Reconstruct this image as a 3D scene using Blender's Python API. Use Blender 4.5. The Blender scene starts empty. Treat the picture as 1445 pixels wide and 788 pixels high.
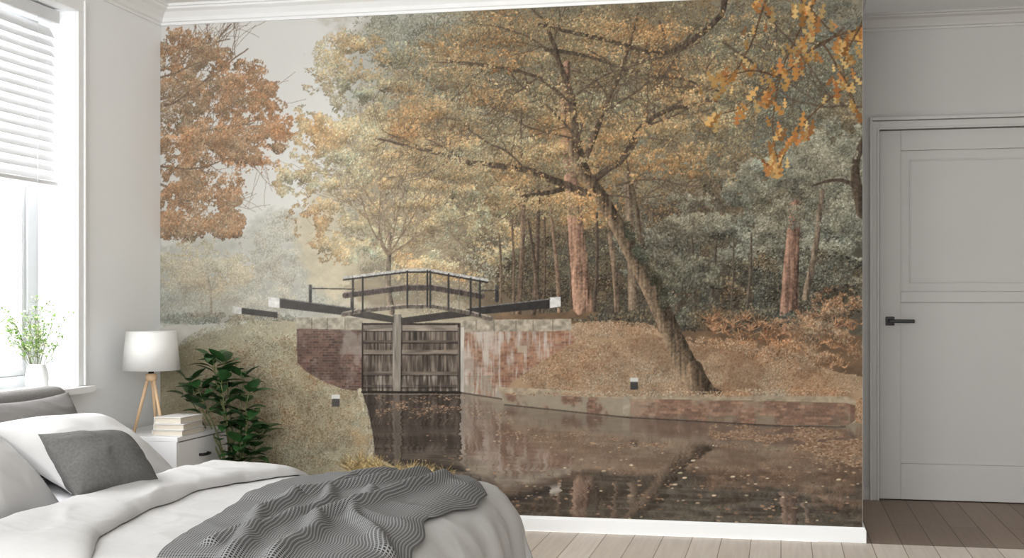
import bpy, bmesh, math, random
import numpy as np
from mathutils import Vector, Matrix, noise

D=6.5; F=1800.0; TH=math.atan(379.5/1800); CH=1.187; HZ=426.0
sn,cs=math.sin(TH),math.cos(TH)
scene=bpy.context.scene
scene.view_settings.view_transform='Standard'
random.seed(4)

# ------------------------------------------------------------ materials
def new_mat(name):
    m=bpy.data.materials.new(name); m.use_nodes=True
    nt=m.node_tree; b=nt.nodes['Principled BSDF']
    return m,nt,b
def lin(c):
    return tuple(((v/255)/12.92 if v/255<=0.04045 else ((v/255+0.055)/1.055)**2.4) for v in c)
def simple(name,rgb,rough=0.6,var=0.05,scale=8.0,bump=0.0,bscale=60.0,metal=0.0,spec=0.5,stretch=(1,1,1),trans=0.0,bdist=0.003):
    m,nt,b=new_mat(name)
    c=lin(rgb)
    tc=nt.nodes.new('ShaderNodeTexCoord'); mp=nt.nodes.new('ShaderNodeMapping')
    mp.inputs['Scale'].default_value=stretch
    nt.links.new(tc.outputs['Object'],mp.inputs['Vector'])
    n=nt.nodes.new('ShaderNodeTexNoise'); n.inputs['Scale'].default_value=scale; n.inputs['Detail'].default_value=4
    nt.links.new(mp.outputs[0],n.inputs['Vector'])
    r=nt.nodes.new('ShaderNodeValToRGB')
    r.color_ramp.elements[0].position=0.3; r.color_ramp.elements[1].position=0.7
    r.color_ramp.elements[0].color=(*[max(0,v*(1-var)) for v in c],1)
    r.color_ramp.elements[1].color=(*[min(1,v*(1+var)) for v in c],1)
    nt.links.new(n.outputs['Fac'],r.inputs['Fac']); nt.links.new(r.outputs['Color'],b.inputs['Base Color'])
    b.inputs['Roughness'].default_value=rough; b.inputs['Metallic'].default_value=metal
    b.inputs['Specular IOR Level'].default_value=spec
    if bump>0:
        n2=nt.nodes.new('ShaderNodeTexNoise'); n2.inputs['Scale'].default_value=bscale; n2.inputs['Detail'].default_value=3
        nt.links.new(tc.outputs['Object'],n2.inputs['Vector'])
        bp=nt.nodes.new('ShaderNodeBump'); bp.inputs['Strength'].default_value=bump; bp.inputs['Distance'].default_value=bdist
        nt.links.new(n2.outputs['Fac'],bp.inputs['Height']); nt.links.new(bp.outputs['Normal'],b.inputs['Normal'])
    if trans>0:
        tr=nt.nodes.new('ShaderNodeBsdfTranslucent'); nt.links.new(r.outputs['Color'],tr.inputs['Color'])
        mx=nt.nodes.new('ShaderNodeMixShader'); mx.inputs[0].default_value=trans
        nt.links.new(b.outputs[0],mx.inputs[1]); nt.links.new(tr.outputs[0],mx.inputs[2])
        nt.links.new(mx.outputs[0],nt.nodes['Material Output'].inputs['Surface'])
    return m
M_wall=simple('painted_plaster',(245,247,248),0.85,0.008,3,0.1,120,spec=0.2)
M_trim=simple('white_gloss_paint',(240,241,241),0.5,0.01,3,spec=0.3)
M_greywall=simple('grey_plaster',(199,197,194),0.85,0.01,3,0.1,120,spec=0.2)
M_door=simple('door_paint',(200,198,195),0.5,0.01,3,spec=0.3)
M_black=simple('black_metal',(28,28,28),0.4,0.05,10,metal=0.3)
M_ceil=simple('ceiling_paint',(238,239,239),0.9,0.01,2,spec=0.1)
M_duvet=simple('duvet_cotton',(186,185,184),0.9,0.02,5,0.3,22,spec=0.1,bdist=0.006)
M_sheet=simple('white_sheet',(208,208,210),0.9,0.02,5,0.3,40,spec=0.1)
M_pillow=simple('white_cotton',(194,193,192),0.9,0.02,5,0.3,20,spec=0.1,bdist=0.006)
M_greyp=simple('grey_linen',(120,118,116),0.95,0.06,40,0.4,300,spec=0.1)
M_cush=simple('dark_grey_linen',(100,99,97),0.95,0.14,90,0.5,300,spec=0.1)
M_head=simple('headboard_fabric',(124,122,120),0.95,0.12,120,0.5,400,spec=0.1)
M_ns=simple('white_lacquer',(232,232,233),0.35,0.01,3,spec=0.4)
M_wood=simple('light_beech',(218,186,150),0.5,0.10,14,spec=0.3,stretch=(1,1,0.2))
M_paper=simple('book_pages',(206,198,184),0.9,0.08,200,spec=0.1,stretch=(0.1,0.1,3))
M_cover=simple('book_cover',(214,212,208),0.6,0.02,10)
M_vase=simple('white_ceramic',(228,228,228),0.25,0.01,5)
M_leaf=simple('dark_leaf',(44,78,40),0.35,0.35,14,spec=0.5)
M_stem=simple('green_stem',(92,98,58),0.6,0.2,30)
M_sprig=simple('fresh_sprig',(112,146,68),0.5,0.3,60,trans=.2)
M_blossom=simple('pale_blossom',(222,222,190),0.6,0.1,60,trans=.2)
M_pot=simple('clay_pot',(205,200,192),0.7,0.05,20)
M_soil=simple('soil',(60,45,34),0.95,0.3,60)
M_slat=simple('blind_slat',(220,221,222),0.5,0.01,3,trans=.05)
M_shade=simple('linen_shade',(242,241,238),0.9,0.01,40,trans=.35,spec=.1)
M_glass,nt,b=new_mat('window_glass')
tp=nt.nodes.new('ShaderNodeBsdfTransparent'); gl=nt.nodes.new('ShaderNodeBsdfGlossy'); gl.inputs['Roughness'].default_value=0.02
mx=nt.nodes.new('ShaderNodeMixShader'); mx.inputs[0].default_value=0.04
nt.links.new(tp.outputs[0],mx.inputs[1]); nt.links.new(gl.outputs[0],mx.inputs[2])
nt.links.new(mx.outputs[0],nt.nodes['Material Output'].inputs['Surface'])

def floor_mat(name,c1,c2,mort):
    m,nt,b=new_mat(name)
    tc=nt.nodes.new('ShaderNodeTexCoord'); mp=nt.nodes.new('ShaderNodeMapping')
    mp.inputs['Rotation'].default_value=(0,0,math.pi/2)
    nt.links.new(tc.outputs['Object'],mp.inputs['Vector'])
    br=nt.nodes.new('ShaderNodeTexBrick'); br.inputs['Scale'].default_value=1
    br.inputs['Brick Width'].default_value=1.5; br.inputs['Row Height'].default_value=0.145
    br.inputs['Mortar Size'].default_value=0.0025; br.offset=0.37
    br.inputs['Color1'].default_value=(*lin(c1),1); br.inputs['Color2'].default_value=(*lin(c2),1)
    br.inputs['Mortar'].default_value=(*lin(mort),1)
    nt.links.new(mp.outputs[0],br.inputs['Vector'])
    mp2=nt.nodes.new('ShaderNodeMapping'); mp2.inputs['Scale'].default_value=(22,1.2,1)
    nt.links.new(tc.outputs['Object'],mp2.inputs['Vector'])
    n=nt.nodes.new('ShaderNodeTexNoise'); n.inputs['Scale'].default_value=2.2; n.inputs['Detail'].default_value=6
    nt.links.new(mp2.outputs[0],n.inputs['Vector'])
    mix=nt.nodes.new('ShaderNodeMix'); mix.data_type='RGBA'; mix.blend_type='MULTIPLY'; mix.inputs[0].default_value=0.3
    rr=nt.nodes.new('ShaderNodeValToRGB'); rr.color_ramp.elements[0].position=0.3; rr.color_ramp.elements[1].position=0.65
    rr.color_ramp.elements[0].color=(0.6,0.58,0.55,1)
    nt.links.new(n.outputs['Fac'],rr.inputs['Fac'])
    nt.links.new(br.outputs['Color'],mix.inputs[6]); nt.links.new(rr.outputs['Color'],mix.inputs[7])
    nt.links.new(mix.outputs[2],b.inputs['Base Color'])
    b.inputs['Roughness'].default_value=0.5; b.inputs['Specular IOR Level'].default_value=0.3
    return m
M_floor=floor_mat('whitewashed_oak',(234,224,212),(222,211,198),(160,145,128))
M_floor2=floor_mat('shaded_oak',(150,131,116),(132,114,100),(78,66,56))  # same oak darkened: the alcove's shade is put into the plank colours

M_throw,nt,b=new_mat('waffle_weave')
tc=nt.nodes.new('ShaderNodeTexCoord')
mp=nt.nodes.new('ShaderNodeMapping'); mp.inputs['Scale'].default_value=(110,110,1)
nt.links.new(tc.outputs['UV'],mp.inputs['Vector'])
sx=nt.nodes.new('ShaderNodeSeparateXYZ'); nt.links.new(mp.outputs[0],sx.inputs[0])
def mth(op,a,b_=None):
    n=nt.nodes.new('ShaderNodeMath'); n.operation=op
    for i,v in enumerate((a,b_)):
        if v is None: continue
        if isinstance(v,(int,float)): n.inputs[i].default_value=v
        else: nt.links.new(v,n.inputs[i])
    return n.outputs[0]
fx_=mth('PINGPONG',sx.outputs[0],0.5); fy2=mth('PINGPONG',sx.outputs[1],0.5)
hgt=mth('MULTIPLY',mth('MINIMUM',fx_,fy2),2.0)
rp=nt.nodes.new('ShaderNodeValToRGB'); rp.color_ramp.elements[0].position=0.15; rp.color_ramp.elements[1].position=0.55
rp.color_ramp.elements[0].color=(*lin((140,140,139)),1); rp.color_ramp.elements[1].color=(*lin((46,46,48)),1)
nt.links.new(hgt,rp.inputs['Fac'])
nt.links.new(rp.outputs['Color'],b.inputs['Base Color'])
b.inputs['Roughness'].default_value=0.95; b.inputs['Specular IOR Level'].default_value=0.1

# ------------------------------------------------------------ mesh helpers
def link(o,parent=None):
    scene.collection.objects.link(o)
    if parent: o.parent=parent
    return o
def mobj(name,bm,mat,parent=None,smooth=False,bevel=0,seg=2):
    me=bpy.data.meshes.new(name); bm.normal_update(); bm.to_mesh(me); bm.free()
    o=bpy.data.objects.new(name,me); link(o,parent)
    if mat: me.materials.append(mat)
    if smooth:
        for p in me.polygons: p.use_smooth=True
    if bevel:
        md=o.modifiers.new('bevel','BEVEL'); md.width=bevel; md.segments=seg; md.limit_method='ANGLE'
        for p in me.polygons: p.use_smooth=True
        o.modifiers.new('wn','WEIGHTED_NORMAL')
    return o
def bbox(bm,x0,x1,y0,y1,z0,z1):
    vs=[bm.verts.new((x,y,z)) for z in (z0,z1) for (x,y) in ((x0,y0),(x1,y0),(x1,y1),(x0,y1))]
    for f in ((3,2,1,0),(4,5,6,7),(0,1,5,4),(1,2,6,5),(2,3,7,6),(3,0,4,7)):
        bm.faces.new([vs[i] for i in f])
def boxes(name,lst,mat,parent=None,bevel=0,seg=2):
    bm=bmesh.new()
    for b_ in lst: bbox(bm,*b_)
    return mobj(name,bm,mat,parent,bevel=bevel,seg=seg)
def lathe(name,prof,mat,parent=None,seg=48,smooth=True):
    bm=bmesh.new(); rings=[]
    for r,z in prof:
        if r<1e-6: rings.append([bm.verts.new((0,0,z))])
        else: rings.append([bm.verts.new((r*math.cos(2*math.pi*i/seg),r*math.sin(2*math.pi*i/seg),z)) for i in range(seg)])
    for a,b_ in zip(rings,rings[1:]):
        for i in range(seg):
            j=(i+1)%seg
            if len(a)==1 and len(b_)==1: continue
            if len(a)==1: bm.faces.new((a[0],b_[j],b_[i]))
            elif len(b_)==1: bm.faces.new((a[i],a[j],b_[0]))
            else: bm.faces.new((a[i],a[j],b_[j],b_[i]))
    bmesh.ops.recalc_face_normals(bm,faces=bm.faces)
    return mobj(name,bm,mat,parent,smooth=smooth)
def tube(bm,pts,r0,r1,seg=8):
    n=len(pts); rings=[]
    for i,p in enumerate(pts):
        p=Vector(p); d=(Vector(pts[min(i+1,n-1)])-Vector(pts[max(i-1,0)])).normalized()
        a=Vector((0,0,1)) if abs(d.z)<0.9 else Vector((1,0,0))
        u=d.cross(a).normalized(); v=d.cross(u)
        r=r0+(r1-r0)*i/(n-1)
        rings.append([bm.verts.new(p+u*r*math.cos(2*math.pi*k/seg)+v*r*math.sin(2*math.pi*k/seg)) for k in range(seg)])
    for a,b_ in zip(rings,rings[1:]):
        for k in range(seg):
            bm.faces.new((a[k],a[(k+1)%seg],b_[(k+1)%seg],b_[k]))
    bm.faces.new(rings[0][::-1]); bm.faces.new(rings[-1])
def empty(name,loc=(0,0,0)):
    o=bpy.data.objects.new(name,None); o.empty_display_size=0.1; link(o); o.location=loc; return o
def tag(o,label,cat,group=None):
    o['label']=label; o['category']=cat
    if group: o['group']=group
def struct(o,label,cat):
    o['kind']='structure'; tag(o,label,cat)
def reparent(root):
    bpy.context.view_layer.update()
    for c in root.children:
        c.matrix_parent_inverse=root.matrix_world.inverted()

# ------------------------------------------------------------ ROOM
XW=-3.357; XR=0.394; ZC=2.81; ZT=2.712; ZB=0.076
YD=1.42
o=boxes('floor',[(-3.6,4.2,-9.0,-0.02,-0.1,0.0)],M_floor); struct(o,'whitewashed oak plank floor of the bedroom','floor')
o=boxes('floor',[(XR-0.2,4.2,-0.02,1.6,-0.1,0.0)],M_floor2); struct(o,'oak plank floor of the door alcove, browned by painted-in shade','floor')
o=boxes('ceiling',[(-3.6,4.2,-9.0,0.0,ZC,ZC+0.25)],M_ceil); struct(o,'flat white bedroom ceiling','ceiling')
o=boxes('ceiling',[(XR,4.2,0.0,1.6,2.9,3.06)],M_ceil); struct(o,'pale ceiling of the door alcove','ceiling')
o=boxes('wall_back',[(-3.6,XR,0.0,1.6,0.0,ZC+0.1)],M_wall); struct(o,'white partition wall carrying the woodland mural','wall')
WY0,WY1=-2.75,-0.87; WZ0,WZ1=0.745,2.6
o=boxes('wall_left',[(XW-0.26,XW,-9.0,WY0,0,ZC),(XW-0.26,XW,WY1,0.0,0,ZC),(XW-0.26,XW,WY0,WY1,0,WZ0),(XW-0.26,XW,WY0,WY1,WZ1,ZC)],M_wall)
struct(o,'white plaster wall with a recessed window','wall')
dx0,dx1,dz=0.5746,1.60,2.213
o=boxes('wall_far',[(XR,dx0,YD,YD+0.15,0,2.9),(dx1,4.2,YD,YD+0.15,0,2.9),(dx0,dx1,YD,YD+0.15,dz,2.9),(XR,4.2,YD+0.151,YD+0.2,0,2.9)],M_greywall); struct(o,'grey-white alcove wall around the panelled door','wall')  # last box: unseen slab added behind the door to block light leaking under it
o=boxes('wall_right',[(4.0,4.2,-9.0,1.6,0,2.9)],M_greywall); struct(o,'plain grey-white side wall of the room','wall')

def crown(name,path,mat,zt,h,p,label):
    prof=[(0,-h),(0.010,-h),(0.012,-h*0.86),(0.022,-h*0.82),(0.03,-h*0.62),(p*0.55,-h*0.36),(p*0.8,-h*0.24),(p*0.84,-h*0.14),(p*0.98,-h*0.12),(p,0.0)]
    bm=bmesh.new(); rows=[]
    for (x,y,nx,ny) in path:
        rows.append([bm.verts.new((x+nx*a,y+ny*a,zt+z)) for a,z in prof])
    for a,b_ in zip(rows,rows[1:]):
        for i in range(len(prof)-1): bm.faces.new((a[i],b_[i],b_[i+1],a[i+1]))
    bmesh.ops.recalc_face_normals(bm,faces=bm.faces)
    o=mobj(name,bm,mat); struct(o,label,'crown moulding')
crown('trim_1',[(XW,-9.0,1,0),(XW,0,1,-1),(XR,0,1,-1),(XR,0.001,1,0)],M_trim,ZC,ZC-ZT,0.10,'white stepped crown moulding under the ceiling')
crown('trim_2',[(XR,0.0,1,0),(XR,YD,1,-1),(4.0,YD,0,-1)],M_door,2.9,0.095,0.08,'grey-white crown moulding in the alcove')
def baseboard(name,pts,h,d,mat,label):
    bm=bmesh.new(); prof=[(0,0),(d,0),(d,h*0.8),(d*0.7,h*0.88),(d*0.5,h),(0,h)]; rows=[]
    for (x,y,nx,ny) in pts: rows.append([bm.verts.new((x+nx*a,y+ny*a,z)) for a,z in prof])
    for a,b_ in zip(rows,rows[1:]):
        for i in range(len(prof)-1): bm.faces.new((a[i],b_[i],b_[i+1],a[i+1]))
    bm.faces.new(rows[-1])
    bmesh.ops.recalc_face_normals(bm,faces=bm.faces)
    o=mobj(name,bm,mat); struct(o,label,'baseboard')
baseboard('baseboard_back',[(XW,0,0,-1),(XR,0,1,-1),(XR,YD,1,-1)],ZB,0.016,M_trim,'low white baseboard under the mural')
baseboard('baseboard_left',[(XW,-9,1,0),(XW,0,1,-1)],ZB,0.016,M_trim,'low white baseboard below the window')
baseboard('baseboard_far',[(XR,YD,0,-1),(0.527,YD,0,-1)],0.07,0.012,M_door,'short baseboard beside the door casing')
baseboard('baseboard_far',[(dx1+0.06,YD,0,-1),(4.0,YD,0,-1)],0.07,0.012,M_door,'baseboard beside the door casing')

# ---- door
dr=empty('door_1',(dx0,YD,0)); struct(dr,'grey-white two-panel interior door with black lever handle','door')
fr=boxes('door_frame',[(0.527,dx0,YD-0.022,YD,0,dz+0.05),(dx1,dx1+0.048,YD-0.022,YD,0,dz+0.05),(dx0,dx1,YD-0.022,YD,dz,dz+0.05),
  (0.519,0.535,YD-0.032,YD-0.0,0,dz+0.075),(dx1+0.04,dx1+0.056,YD-0.032,YD,0,dz+0.075),(0.535,dx1+0.04,YD-0.032,YD,dz+0.055,dz+0.075),
  (0.560,dx0,YD-0.028,YD,0,dz+0.012),(dx1,dx1+0.014,YD-0.028,YD,0,dz+0.012),(dx0,dx1,YD-0.028,YD,dz,dz+0.012)],M_door,dr,bevel=0.003)
Lx0,Lx1=dx0+0.003,dx1-0.003; yf=YD+0.012
px0,px1=0.700,dx1-0.126
lst=[(Lx0,px0,yf,yf+0.04,0.006,dz-0.003),(px1,Lx1,yf,yf+0.04,0.006,dz-0.003),
 (px0,px1,yf,yf+0.04,0.006,0.22),(px0,px1,yf,yf+0.04,1.183,1.246),(px0,px1,yf,yf+0.04,2.09,dz-0.003),
 (px0,px1,yf+0.014,yf+0.034,0.22,1.183),(px0,px1,yf+0.014,yf+0.034,1.246,2.09)]
z0,z1=1.297,2.036
a,b_=0.75,px1-0.05; w=0.010; y0=yf+0.008
lst+=[(a,b_,y0,yf+0.016,z0,z0+w),(a,b_,y0,yf+0.016,z1-w,z1),(a,a+w,y0,yf+0.016,z0+w,z1-w),(b_-w,b_,y0,yf+0.016,z0+w,z1-w)]
lf=boxes('door_leaf',lst,M_door,dr,bevel=0.003)
bm=bmesh.new()
bbox(bm,0.612,0.664,yf-0.008,yf,1.045,1.097)
bbox(bm,0.628,0.648,yf-0.05,yf-0.008,1.061,1.081)
bbox(bm,0.628,0.775,yf-0.062,yf-0.046,1.061,1.081)
hd=mobj('door_handle',bm,M_black,dr,bevel=0.004); hd['label']='matte black lever handle on a square rose'
reparent(dr)

# ---- window
wn=empty('window_1',(XW-0.22,-1.8,WZ0)); struct(wn,'white-framed recessed window letting in bright daylight','window')
xg0,xg1=XW-0.255,XW-0.20
fw=0.085
lst=[(xg0,xg1,WY1-fw,WY1,WZ0+.03,WZ1),(xg0,xg1,WY0,WY0+fw,WZ0+.03,WZ1),(xg0,xg1,WY0+fw,WY1-fw,WZ0+.03,WZ0+fw),(xg0,xg1,WY0+fw,WY1-fw,WZ1-fw,WZ1),
     (xg0,xg1,-1.86,-1.76,WZ0+fw,WZ1-fw),
     (xg0+0.012,xg1-0.014,WY1-fw-0.03,WY1-fw,WZ0+fw,WZ1-fw),(xg0+0.012,xg1-0.014,-1.76,-1.73,WZ0+fw,WZ1-fw),(xg0+0.012,xg1-0.014,-1.73,WY1-fw-.03,WZ0+fw,WZ0+fw+0.03)]
M_frame=simple('window_frame_paint',(196,198,200),0.5,0.01,3,spec=0.3)
boxes('window_frame',lst,M_frame,wn,bevel=0.004)
boxes('window_pane',[(xg0+0.02,xg0+0.026,WY0+fw,-1.86,WZ0+fw,WZ1-fw)],M_glass,wn)
boxes('window_pane',[(xg0+0.02,xg0+0.026,-1.76,WY1-fw,WZ0+fw,WZ1-fw)],M_glass,wn)
boxes('window_casing',[(XW,XW+0.018,WY1,WY1+0.048,WZ0+.031,WZ1),(XW,XW+0.018,WY0-0.06,WY0,WZ0+.031,WZ1+0.06),(XW,XW+0.018,WY0,WY1+.048,WZ1,WZ1+0.06),
   (XW,XW+0.026,WY1+0.048,WY1+0.062,WZ0+.031,WZ1+0.062)],M_trim,wn,bevel=0.003)
boxes('window_sill',[(XW-0.20,XW-.0005,WY0+0.001,WY1-0.001,WZ0+.0005,WZ0+0.03),(XW+.0005,XW+0.07,WY0-0.09,WY1+0.07,WZ0,WZ0+0.03)],M_trim,wn)
reparent(wn)
# ---- blind
bl=empty('venetian_blind',(XW-0.09,-1.8,2.58)); tag(bl,'white horizontal slat blind half lowered in the window','blind')
bx=XW-0.09
boxes('headrail',[(bx-0.035,bx+0.035,WY0+0.02,WY1-0.045,2.53,2.59)],M_slat,bl,bevel=0.003)
bm=bmesh.new(); z=1.795
while z<2.53:
    a=math.radians(60); w=0.030
    c_,s_=math.cos(a)*w,math.sin(a)*w
    p=[(bx-c_,z+s_),(bx,z+0.003),(bx+c_,z-s_)]
    th=0.0012
    top=[bm.verts.new((x,y,zz+th)) for y in (WY0+0.03,WY1-0.055) for x,zz in p]
    bot=[bm.verts.new((x,y,zz-th)) for y in (WY0+0.03,WY1-0.055) for x,zz in p]
    for t_,fl in ((top,False),(bot,True)):
        for i in range(2):
            f=(t_[i],t_[i+1],t_[i+4],t_[i+3]); bm.faces.new(f[::-1] if fl else f)
    bm.faces.new((top[0],top[3],bot[3],bot[0])); bm.faces.new((top[2],bot[2],bot[5],top[5]))
    for e in (0,3):
        for i in range(2): bm.faces.new((top[e+i],bot[e+i],bot[e+i+1],top[e+i+1]))
    z+=0.046
mobj('slats',bm,M_slat,bl)
boxes('bottom_rail',[(bx-0.03,bx+0.03,WY0+0.03,WY1-0.05,1.745,1.765)],M_slat,bl,bevel=0.003)
for y in (-1.1,-1.8,-2.5):
    bm=bmesh.new(); tube(bm,[(bx+0.034,y,2.53),(bx+0.034,y,1.75)],0.0015,0.0015,6); mobj('ladder_cord',bm,M_slat,bl)
reparent(bl)

# ------------------------------------------------------------ MURAL PAINTING
MW,MH,SS=1060,745,2
WS,HS=MW*SS,MH*SS
K=WS/991.0
C=np.zeros((HS,WS,3),np.float32)
def cv(x,y):
    x=np.asarray(x,np.float64); y=np.asarray(y,np.float64)
    xr=(x-722.5)/F; dx=-sn+xr*cs; dy=cs+xr*sn
    X=D*dx/dy; t=D/dy; Z=CH+(HZ-y)/F*t
    return (X-XW)/(XR-XW)*WS,(ZT-Z)/(ZT-ZB)*HS
uu=(np.arange(WS)+.5)/WS*(XR-XW)+XW; q=uu/D
xr=(q*cs+sn)/(cs-q*sn); tt=D/(cs+xr*sn)
zz=ZT-(np.arange(HS)+.5)/HS*(ZT-ZB)
PX=np.broadcast_to((722.5+xr*F)[None,:],(HS,WS)).astype(np.float32)
PY=(HZ-(zz[:,None]-CH)*F/tt[None,:]).astype(np.float32)
rng=np.random.default_rng(11)
def vn(cx,cy,seed):
    r=np.random.default_rng(seed); gh=int(HS/cy)+3; gw=int(WS/cx)+3
    g=r.random((gh,gw)).astype(np.float32)
    ys=np.arange(HS)/cy; y0=ys.astype(int); fy=(ys-y0).astype(np.float32); fy=fy*fy*(3-2*fy)
    xs=np.arange(WS)/cx; x0=xs.astype(int); fx=(xs-x0).astype(np.float32); fx=fx*fx*(3-2*fx)
    a=g[y0]*(1-fy)[:,None]+g[y0+1]*fy[:,None]
    return a[:,x0]*(1-fx)+a[:,x0+1]*fx
def fbm(cx,cy,o,seed):
    s=0;w=1;tw=0
    for i in range(o):
        s=s+w*vn(cx/2**i,cy/2**i,seed+i*17); tw+=w; w*=.55
    return s/tw
N1=fbm(90,70,5,1); N2=fbm(44,30,4,2); N3=fbm(14,12,3,3); N4=fbm(160,120,4,5); NF=fbm(5,5,2,9)
NH=fbm(60,12,3,21); NV=fbm(5,60,3,31); NW=fbm(34,52,5,41)
G2=np.zeros_like(N2); G2[14:-14]=(N2[28:]-N2[:-28]); G1=np.zeros_like(N1); G1[30:-30]=(N1[60:]-N1[:-60])
def col(c): return np.array(c,np.float32)/255
def sm(a,b,x):
    t=np.clip((x-a)/(b-a),0,1); return t*t*(3-2*t)
def blend(a,c,sl=None):
    if sl is None: sl=(slice(None),slice(None))
    a=a[...,None]; C[sl]=C[sl]*(1-a)+np.asarray(c,np.float32)*a
def sl_of(x0,y0,x1,y1):
    us,vs=cv([x0,x0,x1,x1],[y0,y1,y0,y1])
    return (slice(max(0,int(vs.min())-2),max(0,min(HS,int(vs.max())+3))),slice(max(0,int(us.min())-2),max(0,min(WS,int(us.max())+3))))
def blob(x,y,rx,ry,c,alpha=1,amp=1.1,soft=.35):
    s=sl_of(x-rx*1.5,y-ry*1.5,x+rx*1.5,y+ry*1.5)
    d=((PX[s]-x)/rx)**2+((PY[s]-y)/ry)**2+(N1[s]-.5)*amp+(N3[s]-.5)*amp*.5
    a=(1-sm(1-soft,1+soft*.3,d))*alpha
    blend(a,col(c)*(0.85+.3*N2[s][...,None]),s)
def pmask(pts,s,jit=0):
    x=PX[s]+ (0 if not jit else (N3[s]-.5)*jit*2); y=PY[s]+(0 if not jit else (N2[s]-.5)*jit*2)
    m=np.zeros(x.shape,bool); n=len(pts)
    for i in range(n):
        x0,y0=pts[i]; x1,y1=pts[(i+1)%n]
        if y0==y1: continue
        c_=((y0>y)!=(y1>y))&(x<(x1-x0)*(y-y0)/(y1-y0)+x0)
        m^=c_
    return m
def poly(pts,c,alpha=1.,jit=0,tex=None,amp=.25):
    xs=[p[0] for p in pts]; ys=[p[1] for p in pts]
    s=sl_of(min(xs)-jit,min(ys)-jit,max(xs)+jit,max(ys)+jit)
    m=pmask(pts,s,jit).astype(np.float32)*alpha
    cc=np.broadcast_to(col(c),(*m.shape,3))
    if tex is not None: cc=cc*(1+amp*(tex[s][...,None]-.5)*2)
    blend(m,cc,s)
    return s,m
def template(a,b,rot,lobe=False):
    R=int(math.ceil(a))+1; yy,xx=np.mgrid[-R:R+1,-R:R+1]
    x=xx*math.cos(rot)+yy*math.sin(rot); y=-xx*math.sin(rot)+yy*math.cos(rot)
    if lobe:
        w=np.sqrt(np.clip(1-(x/a)**2,0,1))*(.62+.38*np.cos(x/a*9.0))*(0.75+.35*x/a)
        m=(np.abs(y)<b*w)
    else: m=(x/a)**2+(y/b)**2<=1
    m[R,R]=True
    ys,xs=np.nonzero(m); return ys-R,xs-R
def stamp(u,v,cols,size,asp=.55,flat=False,lobe=False,nt_=8,vert=False):
    tid=rng.integers(0,nt_,len(u)); Cf=C.reshape(-1,3)
    for k in range(nt_):
        sel=tid==k
        if not sel.any(): continue
        a=size*K*(.6+.7*rng.random()); rot=rng.random()*math.pi if not flat else (rng.random()-.5)*.25
        if vert: rot=math.pi/2+(rng.random()-.5)*1.5
        dy,dx=template(max(.8,a),max(.7,a*asp),rot,lobe)
        U=u[sel].astype(int)[:,None]+dx[None]; V=v[sel].astype(int)[:,None]+dy[None]
        ok=(U>=0)&(U<WS)&(V>=0)&(V<HS)
        cc=np.repeat(cols[sel],len(dx),axis=0).reshape(len(dx)*sel.sum(),3)
        idx=(V*WS+U).ravel(); okr=ok.ravel()
        Cf[idx[okr]]=cc[okr]
DEN=1.8
def leaves(x,y,rx,ry,n,pal,size=1.35,gap=.5,lo=.6,hi=1.12,asp=.6,edge=.14,off=0,rel=1.0,hue=.22):
    pal=np.array(pal,np.float32)/255
    for ps,(f,l,h) in enumerate(((.45,lo,lo+.2),(.55,.76,hi))):
        m=int(n*f*DEN); r=np.sqrt(rng.random(m)); th=rng.random(m)*2*math.pi
        X=x+rx*r*np.cos(th); Y=y+ry*r*np.sin(th)
        u,v=cv(X,Y); ok=(u>=0)&(u<WS-1)&(v>=0)&(v<HS-1)
        u,v,r,Y=u[ok],v[ok],r[ok],Y[ok]; ui,vi=u.astype(int),v.astype(int)
        ui2=(ui+off)%WS
        g=N2[vi,ui2]*.42+N3[vi,ui2]*.36+N1[vi,ui2]*.22
        ok=g>gap-.045+edge*r**4+ (0.02 if ps else 0)+(rng.random(len(u))-.5)*.07
        u,v,Y,r,ui,vi,ui2=u[ok],v[ok],Y[ok],r[ok],ui[ok],vi[ok],ui2[ok]
        c=pal[rng.integers(0,len(pal),len(u))]
        hs=(N4[vi,(ui2+300)%WS]-.5)*hue*2.2+(N2[vi,(ui2+500)%WS]-.5)*hue
        c=c*(1+hs[:,None]*np.array([.5,-.35,-1.1],np.float32))
        sh=l+(h-l)*rng.random(len(u))+ (N1[vi,ui2]-.5)*.35*rel-.08*(Y-y)/ry*rel+G2[vi,ui2]*.5*rel+G1[vi,ui2]*.25*rel
        stamp(u,v,np.clip(c*sh[:,None],0,1),size*.93,asp)
def seg(x0,y0,x1,y1,w0,w1,c,lit=.22,alpha=1.0):
    (u0,u1),(v0,v1)=cv([x0,x1],[y0,y1]); w0*=K/2; w1*=K/2; R=max(w0,w1)+1
    a0,a1=max(0,int(min(v0,v1)-R)),min(HS,int(max(v0,v1)+R)+2); b0,b1=max(0,int(min(u0,u1)-R)),min(WS,int(max(u0,u1)+R)+2)
    if a1<=a0 or b1<=b0: return
    vv,uu_=np.mgrid[a0:a1,b0:b1]; du,dv=u1-u0,v1-v0; L2=du*du+dv*dv+1e-6
    t=np.clip(((uu_-u0)*du+(vv-v0)*dv)/L2,0,1)
    ex=uu_-(u0+t*du); ey=vv-(v0+t*dv); d=np.sqrt(ex*ex+ey*ey); w=w0+(w1-w0)*t
    m=d<=np.maximum(w,.6)
    lat=ex/np.maximum(w,1)
    tex=(NF[a0:a1,b0:b1]-.5)*.6+(NV[a0:a1,b0:b1]-.5)*.9*(w0>6)
    cc=np.clip(col(c)*(1-lit*lat+tex)[...,None],0,1)
    C[a0:a1,b0:b1][m]=cc[m]*alpha+C[a0:a1,b0:b1][m]*(1-alpha)
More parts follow.
